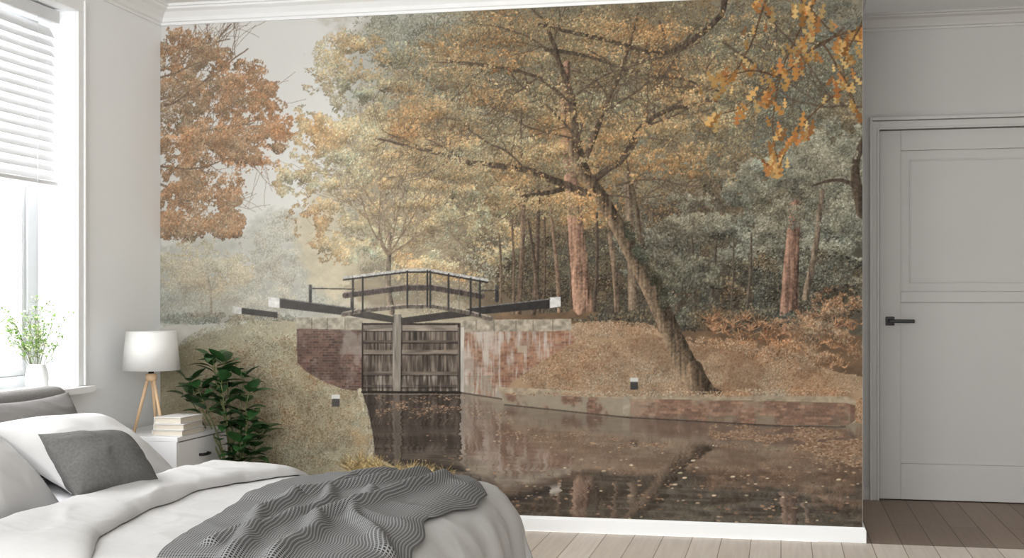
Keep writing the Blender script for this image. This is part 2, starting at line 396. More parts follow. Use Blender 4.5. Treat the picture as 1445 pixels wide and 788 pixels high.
def path(pts,w0,w1,c,lit=.22,wob=0):
    P=[np.array(p,float) for p in pts]; P=[2*P[0]-P[1]]+P+[2*P[-1]-P[-2]]; out=[]
    for i in range(1,len(P)-2):
        n=max(3,int(np.linalg.norm(P[i+1]-P[i])/7))
        for k in range(n):
            t=k/n; out.append(.5*((2*P[i])+(-P[i-1]+P[i+1])*t+(2*P[i-1]-5*P[i]+4*P[i+1]-P[i+2])*t*t+(-P[i-1]+3*P[i]-3*P[i+1]+P[i+2])*t**3))
    out.append(P[-2]); out=[p+(rng.random(2)-.5)*wob for p in out]
    m=len(out)-1
    for i in range(m):
        seg(*out[i],*out[i+1],w0+(w1-w0)*i/m,w0+(w1-w0)*(i+1)/m,c,lit)
    return out
def branch(x,y,ang,ln,w,c,depth=0,mx=3,curl=.25):
    n=max(3,int(ln/7)); st=ln/n
    for i in range(n):
        ang+=(rng.random()-.5)*curl*1.6
        nx,ny=x+math.cos(ang)*st,y+math.sin(ang)*st
        w1=w*(1-.75/n)
        seg(x,y,nx,ny,w,w1,c,.12); x,y,w=nx,ny,w1
        if depth<mx and rng.random()<.42 and i>0:
            branch(x,y,ang+random.choice((-1,1))*(.45+.6*rng.random()),ln*(.35+.3*rng.random()),w*.6,c,depth+1,mx,curl)

ORG=[(188,136,90),(172,116,70),(204,156,110),(156,104,66),(196,148,102),(178,134,94),(148,120,86)]
GLD=[(210,180,128),(198,166,112),(224,202,154),(184,154,106),(210,176,120),(194,178,136),(168,158,122)]
OAK=[(188,158,112),(170,140,96),(206,180,132),(152,126,90),(168,152,112),(196,154,102),(148,141,106)]
OLV=[(148,136,104),(134,122,94),(162,150,114),(120,112,86),(148,126,90)]
GGR=[(154,151,128),(140,138,117),(170,167,144),(124,123,102),(150,144,119)]
HZG=[(186,186,170),(176,176,158),(198,196,182),(190,180,152)]
HZY=[(204,190,154),(194,178,140),(212,198,166)]
DRK=[(88,79,64),(76,69,56),(104,95,74),(110,97,73),(68,61,50)]
BRK=[(178,128,88),(160,110,74),(194,146,104),(144,100,70),(172,134,98)]
GRD=[(176,143,108),(160,125,91),(190,160,126),(148,112,82),(184,136,98),(194,168,136)]
LBK=[(180,171,140),(168,157,124),(194,185,155),(158,143,110),(180,156,118),(162,156,126)]

C[:]=col((232,231,227)); g=sm(40,420,PY)[...,None]; C[:]=C*(1-g)+col((218,216,207))*g
C*= (0.985+.03*N4[...,None])
blob(330,400,150,75,(196,194,181)); blob(400,350,70,60,(198,196,183)); blob(270,430,90,40,(178,174,155)); blob(420,410,70,55,(180,178,163))
for a in ((330,395,130,60,HZG),(400,350,60,55,HZG),(430,400,60,60,HZG),(285,385,75,52,HZY),(255,430,50,30,HZG),(360,430,70,30,HZG)):
    leaves(a[0],a[1],a[2],a[3],6500,a[4],1.2,.46,.88,1.03,rel=.4,hue=.06)
path([(298,450),(297,410),(292,385)],5,2,(152,138,116))
for a in (-2.4,-2.0,-1.6,-1.1,-.7): branch(297,412,a,40,2,(160,146,124),1,3)
leaves(285,380,70,45,2200,HZY,1.2,.51,.92,1.03,rel=.4,hue=.06)
m=sm(440,560,PX+(N1-.5)*170+(N3-.5)*60+(PY-200)*.12)
blend(m,col((172,160,132))*(0.85+.3*N2[...,None]))
blob(590,110,110,110,(184,182,168),.8); blob(510,330,90,100,(198,182,146),.8); blob(650,260,150,170,(168,150,116),.8)
blob(860,170,290,240,(132,120,96),.9); blob(1130,150,150,220,(126,120,102),.95)
blob(1130,330,150,140,(108,105,91),.95); blob(960,390,200,110,(78,69,58),.95); blob(750,390,110,80,(104,88,67),.9)
blob(1180,400,110,90,(82,76,63),.9); blob(580,400,90,40,(130,116,92),.8)
leaves(620,250,150,200,15000,[(184,168,132),(168,154,122),(198,182,144),(158,148,124)],1.3,.34,.8,1.08,off=400,edge=.2,rel=.6)
leaves(850,190,280,220,34000,[(140,126,98),(124,112,88),(156,140,108),(112,104,84)],1.3,.34,.74,1.1,off=333,edge=.1,rel=.6)
leaves(1120,180,140,220,20000,[(130,124,103),(116,110,90),(146,139,116),(104,98,82)],1.3,.34,.74,1.1,off=250,edge=.05,rel=.6)
leaves(960,390,260,80,16000,DRK,1.3,.34,.75,1.15,off=150,edge=.05)
leaves(560,95,90,90,9000,GGR,1.2,.47,.78,1.12,hue=.06); leaves(620,60,120,50,6000,GGR,1.2,.47,.74,1.1,off=60,hue=.06); leaves(640,150,70,60,4000,GGR,1.2,.49,.74,hue=.06)
leaves(590,270,80,70,4000,GGR,1.2,.51,hue=.06); leaves(660,320,60,60,3000,OLV,1.2,.51)
leaves(900,80,330,110,16000,OLV,1.3,.47,off=100); leaves(1100,170,150,150,12000,OLV,1.3,.48,off=200); leaves(820,250,160,120,8000,OLV,1.3,.48,off=50)
leaves(1120,320,130,110,15000,GGR,1.4,.455,.6,1.1,hue=.06); leaves(1180,250,60,90,6000,GGR,1.4,.455,.6,1.1,off=90,hue=.06)
leaves(1120,410,130,60,6000,DRK,1.5,.44,.6,1.4)
leaves(950,340,90,80,6000,[(124,119,101),(108,106,90),(140,132,110)],1.4,.48,hue=.06)
# gold tree
for a in (-2.3,-2.0,-1.7,-1.4,-1.0,-.6,-.3): branch(548,370,a,140,4.0,(146,126,98),0,2,.2)
GT=((505,110,80,72,8500),(458,205,60,68,6000),(520,215,95,80,9500),(432,168,24,26,800),(500,310,96,52,8500),(590,330,110,60,9000),(600,210,110,90,7500),(640,290,90,80,6500),(432,250,46,32,2300),(484,352,54,25,3000),(610,382,90,20,2300),(680,330,60,50,3000),(410,265,30,16,900))
for a in GT: leaves(*a,GLD,1.35,.495,.7,1.1,edge=.18)
path([(550,330),(548,400),(553,440)],6,9,(120,104,84),.3)
for a in (-2.3,-1.9,-1.5,-1.1,-.6): branch(548,360,a,130,3.2,(130,108,84),0,2,.2)
leaves(540,250,120,110,4200,GLD,1.4,.53,.84,1.14,off=30,edge=.2)
# orange tree
for (x,y,a,l,w) in ((226,70,-.2,100,4),(226,140,-.1,150,5),(226,200,.1,130,5),(226,260,.35,100,4),(226,100,-.35,90,3)):
    branch(x,y,a,l,w,(130,104,82),0,2,.2)
OT=((262,78,72,42,5600),(250,150,80,60,6500),(325,140,80,52,6800),(310,200,94,45,6400),(250,225,60,48,4900),(285,268,66,38,4900),(345,215,62,32,3000),(262,315,52,30,3400),(318,316,34,26,1900),(388,180,34,24,1700),(335,104,50,26,2300),(235,300,30,40,1900),(300,88,40,26,1500),(375,150,34,22,1200))
for a in OT: leaves(*a,ORG,1.4,.475,.62,1.06,edge=.2)
for (x,y,a,l,w) in ((226,150,-.15,150,4),(226,235,.15,100,3.5),(226,110,-.3,90,3),(260,190,.1,100,3)):
    branch(x,y,a,l,w,(112,86,64),0,2,.2)
for a in OT: leaves(a[0],a[1],a[2],a[3],a[4]//4,ORG,1.5,.52,.8,1.14,edge=.2,off=120)
OKL=[(620,110,90,60),(700,60,110,55),(780,120,110,60),(690,160,110,50),(860,70,110,60),(760,220,110,45),(640,220,80,40),(880,200,80,60),(960,90,90,70),(960,200,70,60),(1010,150,60,60),(600,170,60,40),(820,290,70,35),(700,270,80,35)]
for a in OKL: leaves(*a,4000,OAK,1.35,.505,.62,1.02,off=70,rel=.8)
for (x0,y0,x1,y1,w,c_) in ((738,280,731,450,8,(110,90,72)),(760,270,752,450,7,(92,76,62)),(776,290,790,450,6,(122,98,78)),(745,310,762,448,5,(82,68,56)),(768,300,766,450,4,(90,74,60)),(722,310,724,446,4,(104,86,68)),(800,330,806,450,4,(86,72,58)),
    (860,330,872,455,8,(118,98,78)),(885,250,893,460,13,(118,100,80)),(920,300,926,450,6,(98,86,68)),(842,300,838,440,5,(82,68,56)),(1010,340,1000,450,5,(82,72,60)),(704,330,706,440,4,(108,90,70)),(948,380,950,460,9,(126,106,84)),(1060,330,1052,450,4,(92,82,68)),(975,330,980,450,5,(86,76,62)),(1035,330,1030,450,3,(86,76,62))):
    path([(x0,y0),((x0+x1)/2+2,(y0+y1)/2),(x1,y1)],w*.7,w,c_,.3,.6)
path([(800,90),(797,150),(802,220),(812,320),(824,448)],9,28,(142,108,86),.32,.8)
path([(1122,290),(1117,360),(1112,462)],14,25,(130,98,80),.32,.8)
path([(1160,270),(1150,350),(1136,420)],6,9,(114,98,80),.3,1)
leaves(1125,300,50,30,1500,GGR,1.4,.46,.6,1.1,hue=.06); leaves(805,230,40,70,2200,OAK,1.4,.48,.7,1.1)
# ground right, bracken
poly([(700,446),(800,438),(900,448),(1000,466),(1100,468),(1217,470),(1217,580),(700,560)],(116,91,67),1,8,N2,.3)
leaves(1000,452,200,16,4000,DRK,1.5,.44,.7,1.3)
poly([(790,456),(850,455),(905,463),(960,480),(1040,500),(1110,512),(1217,530),(1217,570),(885,560),(700,552),(735,525)],(172,140,106),1,4,N2,.15)
for i in range(105):
    x=1000+rng.random()*220; y=446+rng.random()*78*min(1,(x-985)/60)
    for k in range(9):
        a=-math.pi/2+(rng.random()-.5)*2.4; l=9+12*rng.random(); c0=np.array(BRK[rng.integers(0,5)])*(.62+.5*rng.random())
        seg(x,y,x+math.cos(a)*l,y+math.sin(a)*l*.8,1.1,.6,c0)
leaves(1130,485,95,40,3500,BRK,1.3,.46,.6,1.1); leaves(1180,430,40,26,900,BRK,1.3,.48)
for a in ((960,520,190,45,9000),(1120,540,100,25,3500),(800,515,80,40,4000),(860,465,70,12,1500)): leaves(*a,GRD,1.05,.36,.78,1.12,.5,rel=.3,hue=.12)
s_=sl_of(700,446,1217,565)
mm=pmask([(850,458),(960,482),(1217,530),(1217,566),(1010,560),(900,520)],s_,4).astype(np.float32); blend(mm*sm(.42,.6,N1[s_])*.35,col((100,70,48)),s_)
mm=pmask([(700,552),(740,515),(800,470),(850,470),(900,520),(950,556)],s_,4).astype(np.float32); blend(mm*sm(.45,.65,N2[s_])*.22,col((100,70,48)),s_)
# oak limbs
BC=(90,75,60)
T=[(994,556),(968,515),(938,450),(912,395),(880,335),(848,278),(822,240),(806,205)]
path([(912,395),(904,330),(893,270),(880,215)],8,3.5,(94,79,62),.2,1)
path([(848,280),(800,262),(740,240),(660,228),(600,212),(535,196)],12,3,BC,.2,2)
path([(825,240),(812,190),(806,140),(790,90),(770,30)],13,4.5,BC,.2,2)
path([(808,150),(760,110),(700,95),(630,85)],6,2.2,BC,.2,2)
path([(835,255),(880,222),(905,180),(945,155),(1010,142)],10,3.5,(80,67,54),.2,2)
path([(770,70),(830,80),(900,104),(960,112),(1020,130)],6,2.6,(82,70,58),.2,2)
path([(800,264),(770,273),(725,277)],8,3,(80,67,54),.2,1)
path([(822,235),(850,160),(880,90),(900,20)],9,3,BC,.2,2)
path([(760,35),(860,58),(940,75),(1010,30),(1022,0)],4.5,8,(78,66,54),.2,2)
path([(1217,300),(1210,268),(1206,235),(1217,200)],16,8,(80,67,54),.2,1); path([(1210,262),(1180,254),(1145,262)],6,2.5,(82,69,56),.2,1)
for (x,y,a,l,w) in ((740,240,-2.4,120,3.6),(700,232,2.8,100,3.0),(660,228,-2.7,100,2.8),(600,212,-2.8,70,2.2),(812,190,-2.5,130,4.2),(806,140,-.6,120,3.8),(790,90,-2.3,120,3.4),
    (880,222,-.9,120,3.6),(905,180,-.3,120,3.4),(945,152,-.5,100,2.8),(850,160,-.5,120,3.6),(880,90,-.2,120,3.2),(770,30,-2.6,100,2.8),(830,70,.6,80,2.8),(900,100,.5,90,2.8),(760,110,2.6,100,2.8),(700,95,-2.9,90,2.4),
    (848,275,.2,90,3),(870,262,-.3,120,3.2),(1020,60,.6,130,3.6),(1080,20,.9,150,3.6),(980,40,2.3,100,2.8),(930,30,1.2,100,2.8),(1217,150,2.9,130,3.6),(1190,40,2.6,130,3.6),(760,262,2.4,70,2.2),(820,200,-2.9,110,3),(690,90,2.2,80,2.4),(640,225,2.6,60,2.0),(735,240,-1.6,90,2.8),(815,200,-1.2,90,2.8),(780,60,-1.0,70,2.4),(860,140,-2.2,80,2.4)):
    branch(x,y,a,l,w,(94,79,63),0,3,.22)
leaves(1060,250,75,45,4500,GGR,1.4,.49,.66,1.1,hue=.06); leaves(1150,215,60,40,3000,GGR,1.4,.49,.66,1.08,hue=.06)
leaves(1000,300,70,40,2600,GGR,1.4,.50,.64,1.05,hue=.06); leaves(965,400,55,45,3600,[(108,106,88),(124,120,100),(88,86,70)],1.5,.46,hue=.06)
leaves(935,345,40,35,1500,[(114,110,92),(130,124,106),(90,86,70)],1.4,.48,hue=.06)
path(T,31,15,(108,90,70),.42,1.2)
path([(1013,557),(996,550),(980,526)],14,22,(104,86,66),.35); path([(980,557),(990,545),(980,520)],13,22,(98,80,61),.3)
for i in range(20):
    t=.28+rng.random()*.42; p=[np.interp(t,np.linspace(0,1,7),[T[k][j] for k in range(7)]) for j in (0,1)]
    leaves(p[0]+4+rng.random()*9,p[1]-5,7,8,36,[(80,78,58),(66,64,48),(104,100,78)],1.3,.3,.7,1.1)
for a in OKL: leaves(*a,1500,OAK,1.4,.53,.82,1.18,off=20)
for a in ((560,140,70,50,900),(900,30,160,30,1600),(1060,60,60,60,1100),(1000,230,60,40,800)): leaves(*a,OAK,1.4,.52,.75,1.15)
# left bank
LB=[(226,470),(250,462),(330,455),(420,450),(440,470),(430,520),(512,545),(518,575),(524,640),(560,660),(640,700),(690,760),(226,760)]
poly(LB,(172,160,130),1,2,N1,.1)
poly([(226,462),(250,458),(300,455),(350,454),(300,468),(250,490),(226,505)],(204,200,190),.85,3,N2,.1)
leaves(320,450,110,9,2500,[(158,150,126),(172,164,140),(136,130,106)],1.2,.42,rel=.4)
for (x,y,rx,ry,n) in ((360,500,110,48,9000),(300,560,90,80,9000),(430,590,100,70,9000),(340,640,130,50,7000),(480,640,80,40,4000),(450,545,60,40,3500)):
    leaves(x,y,rx,ry,n,LBK,.95,.38,.80,1.12,.5,edge=.05,rel=.4,hue=.08)
leaves(400,570,120,100,4200,[(154,124,90),(168,136,98),(138,112,82)],1.1,.49,.8,1.05,.5,edge=.05,rel=.2)
s_=sl_of(226,470,530,760); mm=pmask([(400,470),(440,520),(512,547),(520,600),(524,645),(490,660),(430,600),(400,540)],s_,8).astype(np.float32); blend(mm*.16*sm(.35,.6,N1[s_]),col((84,70,50)),s_)
# bricks
def hsh(a,b): return np.modf(np.abs(np.sin(a*12.9898+b*78.233)*43758.5453))[0]
def bricks(pts,pal,mortar,rh,bw,f=lambda x:0*x,jit=0):
    xs=[p[0] for p in pts]; ys=[p[1] for p in pts]; s=sl_of(min(xs),min(ys),max(xs),max(ys))
    m=pmask(pts,s,jit).astype(np.float32); x=PX[s].astype(np.float64)+(N3[s]-.5)*1.0; y=PY[s]-f(x)+(N3[s]-.5)*.6
    row=np.floor(y/rh); bx_=x/bw+(row%2)*.5; cl=np.floor(bx_); h=hsh(row,cl); P=np.array(pal,np.float32)/255
    cc=P[(h*len(P)).astype(int).clip(0,len(P)-1)]*(.92+.16*hsh(cl,row+3))[...,None]
    mm=((y/rh-row)<.2)|((bx_-cl)<.08); cc=np.where(mm[...,None],col(mortar),cc)
    cc=cc*(.72+.32*NW[s][...,None]+.22*NF[s][...,None])
    blend(m,cc,s); return s,m
def stain(s,m,c,n,th,al,wd=.15): blend(m*sm(th,th+wd,n[s])*al,col(c),s)
RB=[(164,112,82),(152,102,76),(174,124,94),(144,98,74),(162,120,94)]
DB=[(112,80,68),(100,72,62),(122,90,76),(92,70,60)]
s,m=bricks([(419,462),(512,464),(512,553),(484,549),(455,538),(432,524),(420,512)],DB,(118,102,90),3.7,9)
stain(s,m,(166,156,146),NW,.56,.4); stain(s,m,(74,62,54),N1,.5,.4); stain(s,m*(PX[s]>478)*(PY[s]<500),(150,140,128),NW,.42,.5)
s,m=poly([(418,448),(512,449),(513,466),(419,464)],(158,148,128),1,.6,N3,.35)
for x in (440,462,487): seg(x,449,x,465,1,1,(104,94,78))
s,m=bricks([(650,466),(806,466),(812,482),(768,508),(722,540),(708,562),(650,553)],RB,(150,126,106),3.7,9)
mixn=(NV*.5+NW*.5)
blend(m*sm(.38,.62,mixn[s]+.05-(np.clip(PX[s]-700,0,110))*.0022)*.72,col((190,183,172)),s)
stain(s,m,(206,199,188),NV,.60,.3); stain(s,m*(PY[s]>530),(128,120,102),NW,.4,.5); stain(s,m,(108,86,72),N1,.58,.3)
poly([(730,488),(744,488),(744,498),(730,498)],(176,160,136),.8)
poly([(650,452),(806,450),(807,467),(650,469)],(160,148,128),1,.6,N3,.35)
for x in (672,697,728,752,780): seg(x,452,x,467,1,1,(108,96,80))
poly([(646,462),(655,462),(655,554),(646,552)],(182,174,162),1,.5,NV,.25)
# gates
poly([(511,456),(650,456),(650,554),(511,552)],(50,42,37),1,0,NV,.4)
s,m=poly([(513,462),(648,462),(648,552),(513,552)],(90,79,69),1,0,NV,.7)
blend(m*sm(.5,.72,NV[s]*.5+N2[s]*.5)*.5,col((148,134,118)),s)
for x in np.arange(520,650,10.5): seg(x,464,x,552,.6,.6,(60,51,45),alpha=.7)
for (y,h,c_) in ((463,8,(130,118,104)),(482,3,(96,84,74)),(497,6,(116,104,91)),(527,5,(106,94,83)),(545,3,(90,80,71))):
    for (x0,x1) in ((513,554),(566,646)):
        poly([(x0,y-h/2),(x1,y-h/2),(x1,y+h/2),(x0,y+h/2)],c_,1,0,NH,.5); seg(x0,y+h/2+.7,x1,y+h/2+.7,1.6,1.6,(44,38,34),.0,.8)
stainn=sl_of(511,500,650,552); mm=pmask([(513,530),(646,530),(646,552),(513,552)],stainn).astype(np.float32); blend(mm*sm(.5,.75,NV[stainn])*.4,col((176,168,156)),stainn)
poly([(554,444),(567,444),(566,554),(555,554)],(132,123,110),1,0,NV,.35); seg(567,448,566,552,1.6,1.6,(50,44,40))
# bridge, beams, rails
DKC=(50,47,45)
def quad(a,b_,w0,w1,c_): poly([(a[0],a[1]),(b_[0],b_[1]),(b_[0],b_[1]+w1),(a[0],a[1]+w0)],c_,1,0,N3,.2)
def pline(pts,w,c_,lit=.1):
    for a,b_ in zip(pts,pts[1:]): seg(*a,*b_,w,w,c_,lit)
quad((330,433),(392,441),9,8,DKC); quad((329,432),(341,434),10,10,(206,204,198))
quad((498,436),(556,447),11,9,(60,55,50)); quad((566,449),(668,435),9,11,(56,51,47))
quad((380,420),(502,435),13,12,DKC); quad((379,419),(395,421),14,14,(218,216,211))
seg(395,421,502,435.5,1.5,1.5,(116,112,108),0)
quad((664,434),(790,421),11,13,DKC); quad((776,420),(791,419),15,14,(212,210,204)); seg(664,434.5,776,422,1.5,1.5,(116,112,108),0)
pline([(484,444),(515,438),(575,432),(612,432),(655,440),(692,450)],6,(92,82,72)); pline([(484,441),(515,435),(575,429.5),(612,429.5),(655,437),(692,447)],1.8,(158,144,126))
pline([(487,417),(572,406),(610,406),(680,418)],8,(68,58,53)); pline([(487,413),(572,402),(610,402),(680,414)],1.4,(134,120,110))
pline([(485,392),(575,381),(606,381),(688,395.5)],3.6,(184,180,174)); pline([(485,395),(575,384),(606,384),(688,398.5)],2.4,(40,38,36))
for x,yt,yb in ((498,393,441),(512,391,440),(575,383,434),(603,382,432),(607,383,434),(633,387,436),(664,393,442),(677,396,446)): seg(x,yt,x,yb,2.8,2.8,(46,44,42))
for x in (543,589,648): seg(x,388,x,434,.8,.8,(96,90,84))
for (a,b_,c_,d) in ((440,407,500,408),(676,410,701,410)): seg(a,b_,c_,d,1.8,1.8,(60,56,52))
for x,y0,y1,w in ((438,404,425,5),(701,404,424,5),(497,420,436,5)): seg(x,y0,x,y1,w,w,(50,48,48)); seg(x,y0,x,y0+3,w,w,(74,70,64))
# low wall
fl=lambda x: np.interp(x,[700,885,1207],[0,9,16])
s,m=bricks([(706,553),(885,562),(1200,570),(1207,576),(1207,592),(1196,601),(1100,600),(885,588),(712,570)],[(148,108,86),(136,100,80),(158,118,94),(128,96,78)],(128,108,90),3.9,10,fl)
stain(s,m*((PX[s]<885)),(150,140,118),NW,.35,.85); stain(s,m*(PY[s]>587),(104,92,76),NW,.42,.6); stain(s,m,(156,142,120),NW,.55,.4)
poly([(700,546),(885,555),(1080,558),(1198,560),(1208,566),(1208,573),(1195,569),(1080,566),(885,563),(706,555)],(162,144,118),1,.4,N3,.25)
poly([(1200,571),(1208,573),(1208,592),(1199,600)],(100,72,58),.6,.6,N2,.3)
poly([(879,556),(889,556),(889,587),(879,586)],(158,146,124),1,.3,N3,.2)
leaves(960,556,250,4,1000,GRD,1.1,.4,.8,1.1,rel=.3); leaves(1120,553,90,6,700,GRD,1.1,.4,.8,1.1,rel=.3)
leaves(1214,585,7,24,500,GRD,1.2,.3,.8,1.1,rel=.2)
for (x,y) in ((895,534),(474,558)):
    poly([(x-5.5,y),(x+5.5,y),(x+5.5,y+16),(x-5.5,y+16)],(74,71,68),1,0,N2,.2); poly([(x-6,y-1),(x+6,y-1),(x+6,y+5),(x-6,y+5)],(206,204,197),1)
path([(508,552),(517,580),(522,610),(526,645)],8,12,(158,148,124),.1,1)
for y in np.arange(560,645,11): seg(508+(y-552)*.17,y,527+(y-552)*.05,y+1,1,1,(120,108,88),alpha=.7)
leaves(512,600,16,45,900,LBK,1.0,.42,.8,1.1,.5,rel=.3)
# ---- water
WP=[(511,553),(650,553),(708,562),(712,570),(885,588),(1100,600),(1190,602),(1207,596),(1217,598),(1217,760),(690,760),(640,700),(560,660),(530,645),(526,610),(520,580)]
sw=sl_of(505,548,1217,760); wm=pmask(WP,sw).astype(np.float32)
ym=np.interp(PX[sw],[515,650,712,885,1207],[553,553,571,588,603])
acc=0; src=C.copy()
NR=fbm(80,6,3,77)
dpt=PY[sw]-ym
fac=1+.62*sm(700,860,PX[sw])*sm(20,70,dpt)
for dyy,ww in ((-4,.25),(-1.3,.25),(1.3,.25),(4,.25)):
    ys_=ym-dpt*fac+dyy; xs_=PX[sw]+(NR[sw]-.5)*(5+.07*dpt)
    u,v=cv(xs_,ys_); u=np.clip(u,0,WS-1).astype(int); v=np.clip(v,0,HS-1).astype(int)
    acc=acc+src[v,u]*ww
gray=acc.mean(-1,keepdims=True); acc=(acc*.6+gray*.4)
L_=np.clip((acc-.45)*1.2+.45,0,1)
wc=L_*(.66-.16*(1-sm(640,665,PX[sw])))[...,None]*np.array([1.0,.95,.90],np.float32)+col((26,22,19))
wc=wc*(.92+.16*NR[sw][...,None])
vg=(sm(.42,.75,NR[sw])*.18*sm(40,120,dpt))+.04
wc=wc*(1-vg[...,None])+col((164,154,142))*vg[...,None]
blend(wm,wc,sw)
for a,b_ in (((511,553),(650,554)),): seg(*a,*b_,3.2,3.2,(36,30,26),0,.9); seg(a[0]+2,556,b_[0],556.5,1,1,(150,138,122),0,.7)
for a,b_ in (((650,554),(708,563)),((712,571),(885,589)),((885,589),(1100,601)),((1100,601),(1192,602))): seg(*a,*b_,2,2,(50,42,36),0,.6)
def floaters(n,x0,x1,fy,sy,pal,size,th,asp=.38):
    X=x0+(x1-x0)*rng.random(n); Y=fy(X)+rng.normal(0,1,n)*sy
    ok=(Y>np.interp(X,[515,650,712,885,1207],[556,556,574,592,606]))&(Y<745)&(X>np.interp(Y,[553,600,645,660,700,745],[515,524,532,565,642,688])+2)
    X,Y=X[ok],Y[ok]; u,v=cv(X,Y); ok=(u>0)&(u<WS-1)&(v>0)&(v<HS-1); u,v=u[ok],v[ok]
    g=NH[v.astype(int),u.astype(int)]; ok=g>th; u,v=u[ok],v[ok]
    P=np.array(pal,np.float32)/255; c_=P[rng.integers(0,len(P),len(u))]*(.7+.4*rng.random(len(u)))[:,None]
    stamp(u,v,c_,size,asp,flat=True)
FLP=[(168,134,104),(150,114,86),(186,156,124),(136,102,78),(160,126,98)]
floaters(1700,530,720,lambda x:572+0*x,9,FLP,1.4,.53)
floaters(1500,700,1000,lambda x:np.interp(x,[700,1000],[606,636]),6,FLP,1.5,.55)
floaters(5200,1000,1217,lambda x:np.interp(x,[1000,1217],[612,622]),8,FLP,1.3,.45)
floaters(3200,1120,1217,lambda x:np.interp(x,[1120,1217],[618,640]),10,FLP,1.5,.3)
floaters(420,540,1217,lambda x:655+0*x,36,FLP,2.0,.52)
floaters(300,600,1217,lambda x:700+0*x,30,FLP,2.5,.48)
floaters(70,640,1217,lambda x:690+0*x,40,[(218,198,162),(204,180,144)],2.5,.4)
for i in range(60):
    x=490+rng.random()*140; y=max(640,655+(x-520)*.12)+rng.random()*16
    for k in range(8):
        a=-math.pi/2+(rng.random()-.5)*2.6; l=12+14*rng.random(); c0=np.array(((176,150,96),(150,122,72),(188,164,112),(136,116,72))[rng.integers(0,4)])*(.75+.4*rng.random())
        seg(x,y,x+math.cos(a)*l,y+math.sin(a)*l*.8,1.4,.6,c0)
# foreground oak sprays
P2=np.array([(198,146,74),(184,124,56),(214,174,104),(166,108,54),(208,158,86),(190,118,58)],np.float32)/255
for P_ in ([(1217,40),(1160,60),(1100,110),(1050,150),(1000,165)],[(1150,0),(1120,60),(1100,110),(1090,180),(1100,240)],[(1080,0),(1060,60),(1030,110),(995,130)],[(1217,110),(1170,140),(1120,190),(1095,250)],[(1217,30),(1190,90),(1200,140)],[(1130,0),(1180,50),(1217,60)],[(1100,110),(1060,100),(1010,112)],[(1160,60),(1190,110),(1215,170)]):
    o_=path(P_,3,1.2,(96,72,50),.1,1)
    for p in o_:
        if rng.random()<.42: continue
        n=rng.integers(1,4); th=rng.random(n)*6.28; rr_=4+rng.random(n)*17
        X=p[0]+np.cos(th)*rr_; Y=p[1]+np.abs(np.sin(th))*rr_*1.1-3
        u,v=cv(X,Y); ok=(u>0)&(u<WS-1)&(v>0)&(v<HS-1)
        if ok.any(): stamp(u[ok],v[ok],(P2[rng.integers(0,6,ok.sum())]*(.75+.4*rng.random(ok.sum()))[:,None]),9.0,.62,lobe=True,nt_=5,vert=True)
hz=(1-sm(360,800,PX))*(1-sm(430,500,PY))*.20
blend(hz,col((218,214,204)))
gray=C.mean(-1,keepdims=True); C[:]=np.clip((gray*.16+C*.84)*.89+.022,0,1)
A=C.reshape(MH,SS,MW,SS,3).mean((1,3))
A=np.where(A<=0.04045,A/12.92,((A+0.055)/1.055)**2.4)
xs=np.linspace(XW+0.001,XR-0.001,MW); zs=np.linspace(ZT-0.0005,ZB+0.0005,MH)
co=np.zeros((MH,MW,3),np.float32); co[...,0]=xs[None]; co[...,1]=-0.003; co[...,2]=zs[:,None]
me=bpy.data.meshes.new('wall_mural'); nv=MW*MH; nf=(MW-1)*(MH-1)
me.vertices.add(nv); me.vertices.foreach_set('co',co.ravel())
idx=np.arange(nv).reshape(MH,MW)
qd=np.stack([idx[1:,:-1],idx[1:,1:],idx[:-1,1:],idx[:-1,:-1]],-1).reshape(-1).astype(np.int32)
me.loops.add(nf*4); me.loops.foreach_set('vertex_index',qd)
me.polygons.add(nf); me.polygons.foreach_set('loop_start',np.arange(0,nf*4,4,dtype=np.int32))
me.update(calc_edges=True)
ca=me.color_attributes.new('paint','FLOAT_COLOR','POINT')
ca.data.foreach_set('color',np.concatenate([A,np.ones((MH,MW,1))],-1).astype(np.float32).ravel())
M_mural,nt,b=new_mat('printed_mural')
at=nt.nodes.new('ShaderNodeVertexColor'); at.layer_name='paint'
nt.links.new(at.outputs['Color'],b.inputs['Base Color'])
b.inputs['Roughness'].default_value=0.9; b.inputs['Specular IOR Level'].default_value=0.05
me.materials.append(M_mural)
mu=bpy.data.objects.new('wall_mural',me); link(mu)
tag(mu,'wallpaper mural of an autumn canal lock in golden woodland','wall mural')

# ------------------------------------------------------------ BED
BX0,BX1,BY0,BY1=-3.19,-1.13,-3.22,-1.30
bed=empty('bed',(-2.1,-2.27,0)); tag(bed,'wide bed with grey upholstered headboard and white mattress','bed')
bm=bmesh.new(); bbox(bm,-3.335,-3.2,-3.38,-1.17,0.06,0.80)
mobj('headboard',bm,M_head,bed,bevel=0.05,seg=5)
bm=bmesh.new(); bbox(bm,BX0,BX1,BY0+0.01,BY1-0.01,0.10,0.22); mobj('bed_base',bm,M_head,bed,bevel=0.02)
bm=bmesh.new(); bbox(bm,BX0,BX1,BY0,BY1,0.222,0.43); mobj('mattress',bm,M_sheet,bed,bevel=0.05,seg=5)
for x in (-3.1,-1.25):
    for y in (-3.1,-1.4):
        bm=bmesh.new(); tube(bm,[(x,y,0),(x,y,0.10)],0.02,0.025,12); mobj('leg',bm,M_black,bed)
reparent(bed)
UX,V0,V1,RD,TOP=-1.245,-3.13,-1.42,0.19,0.438
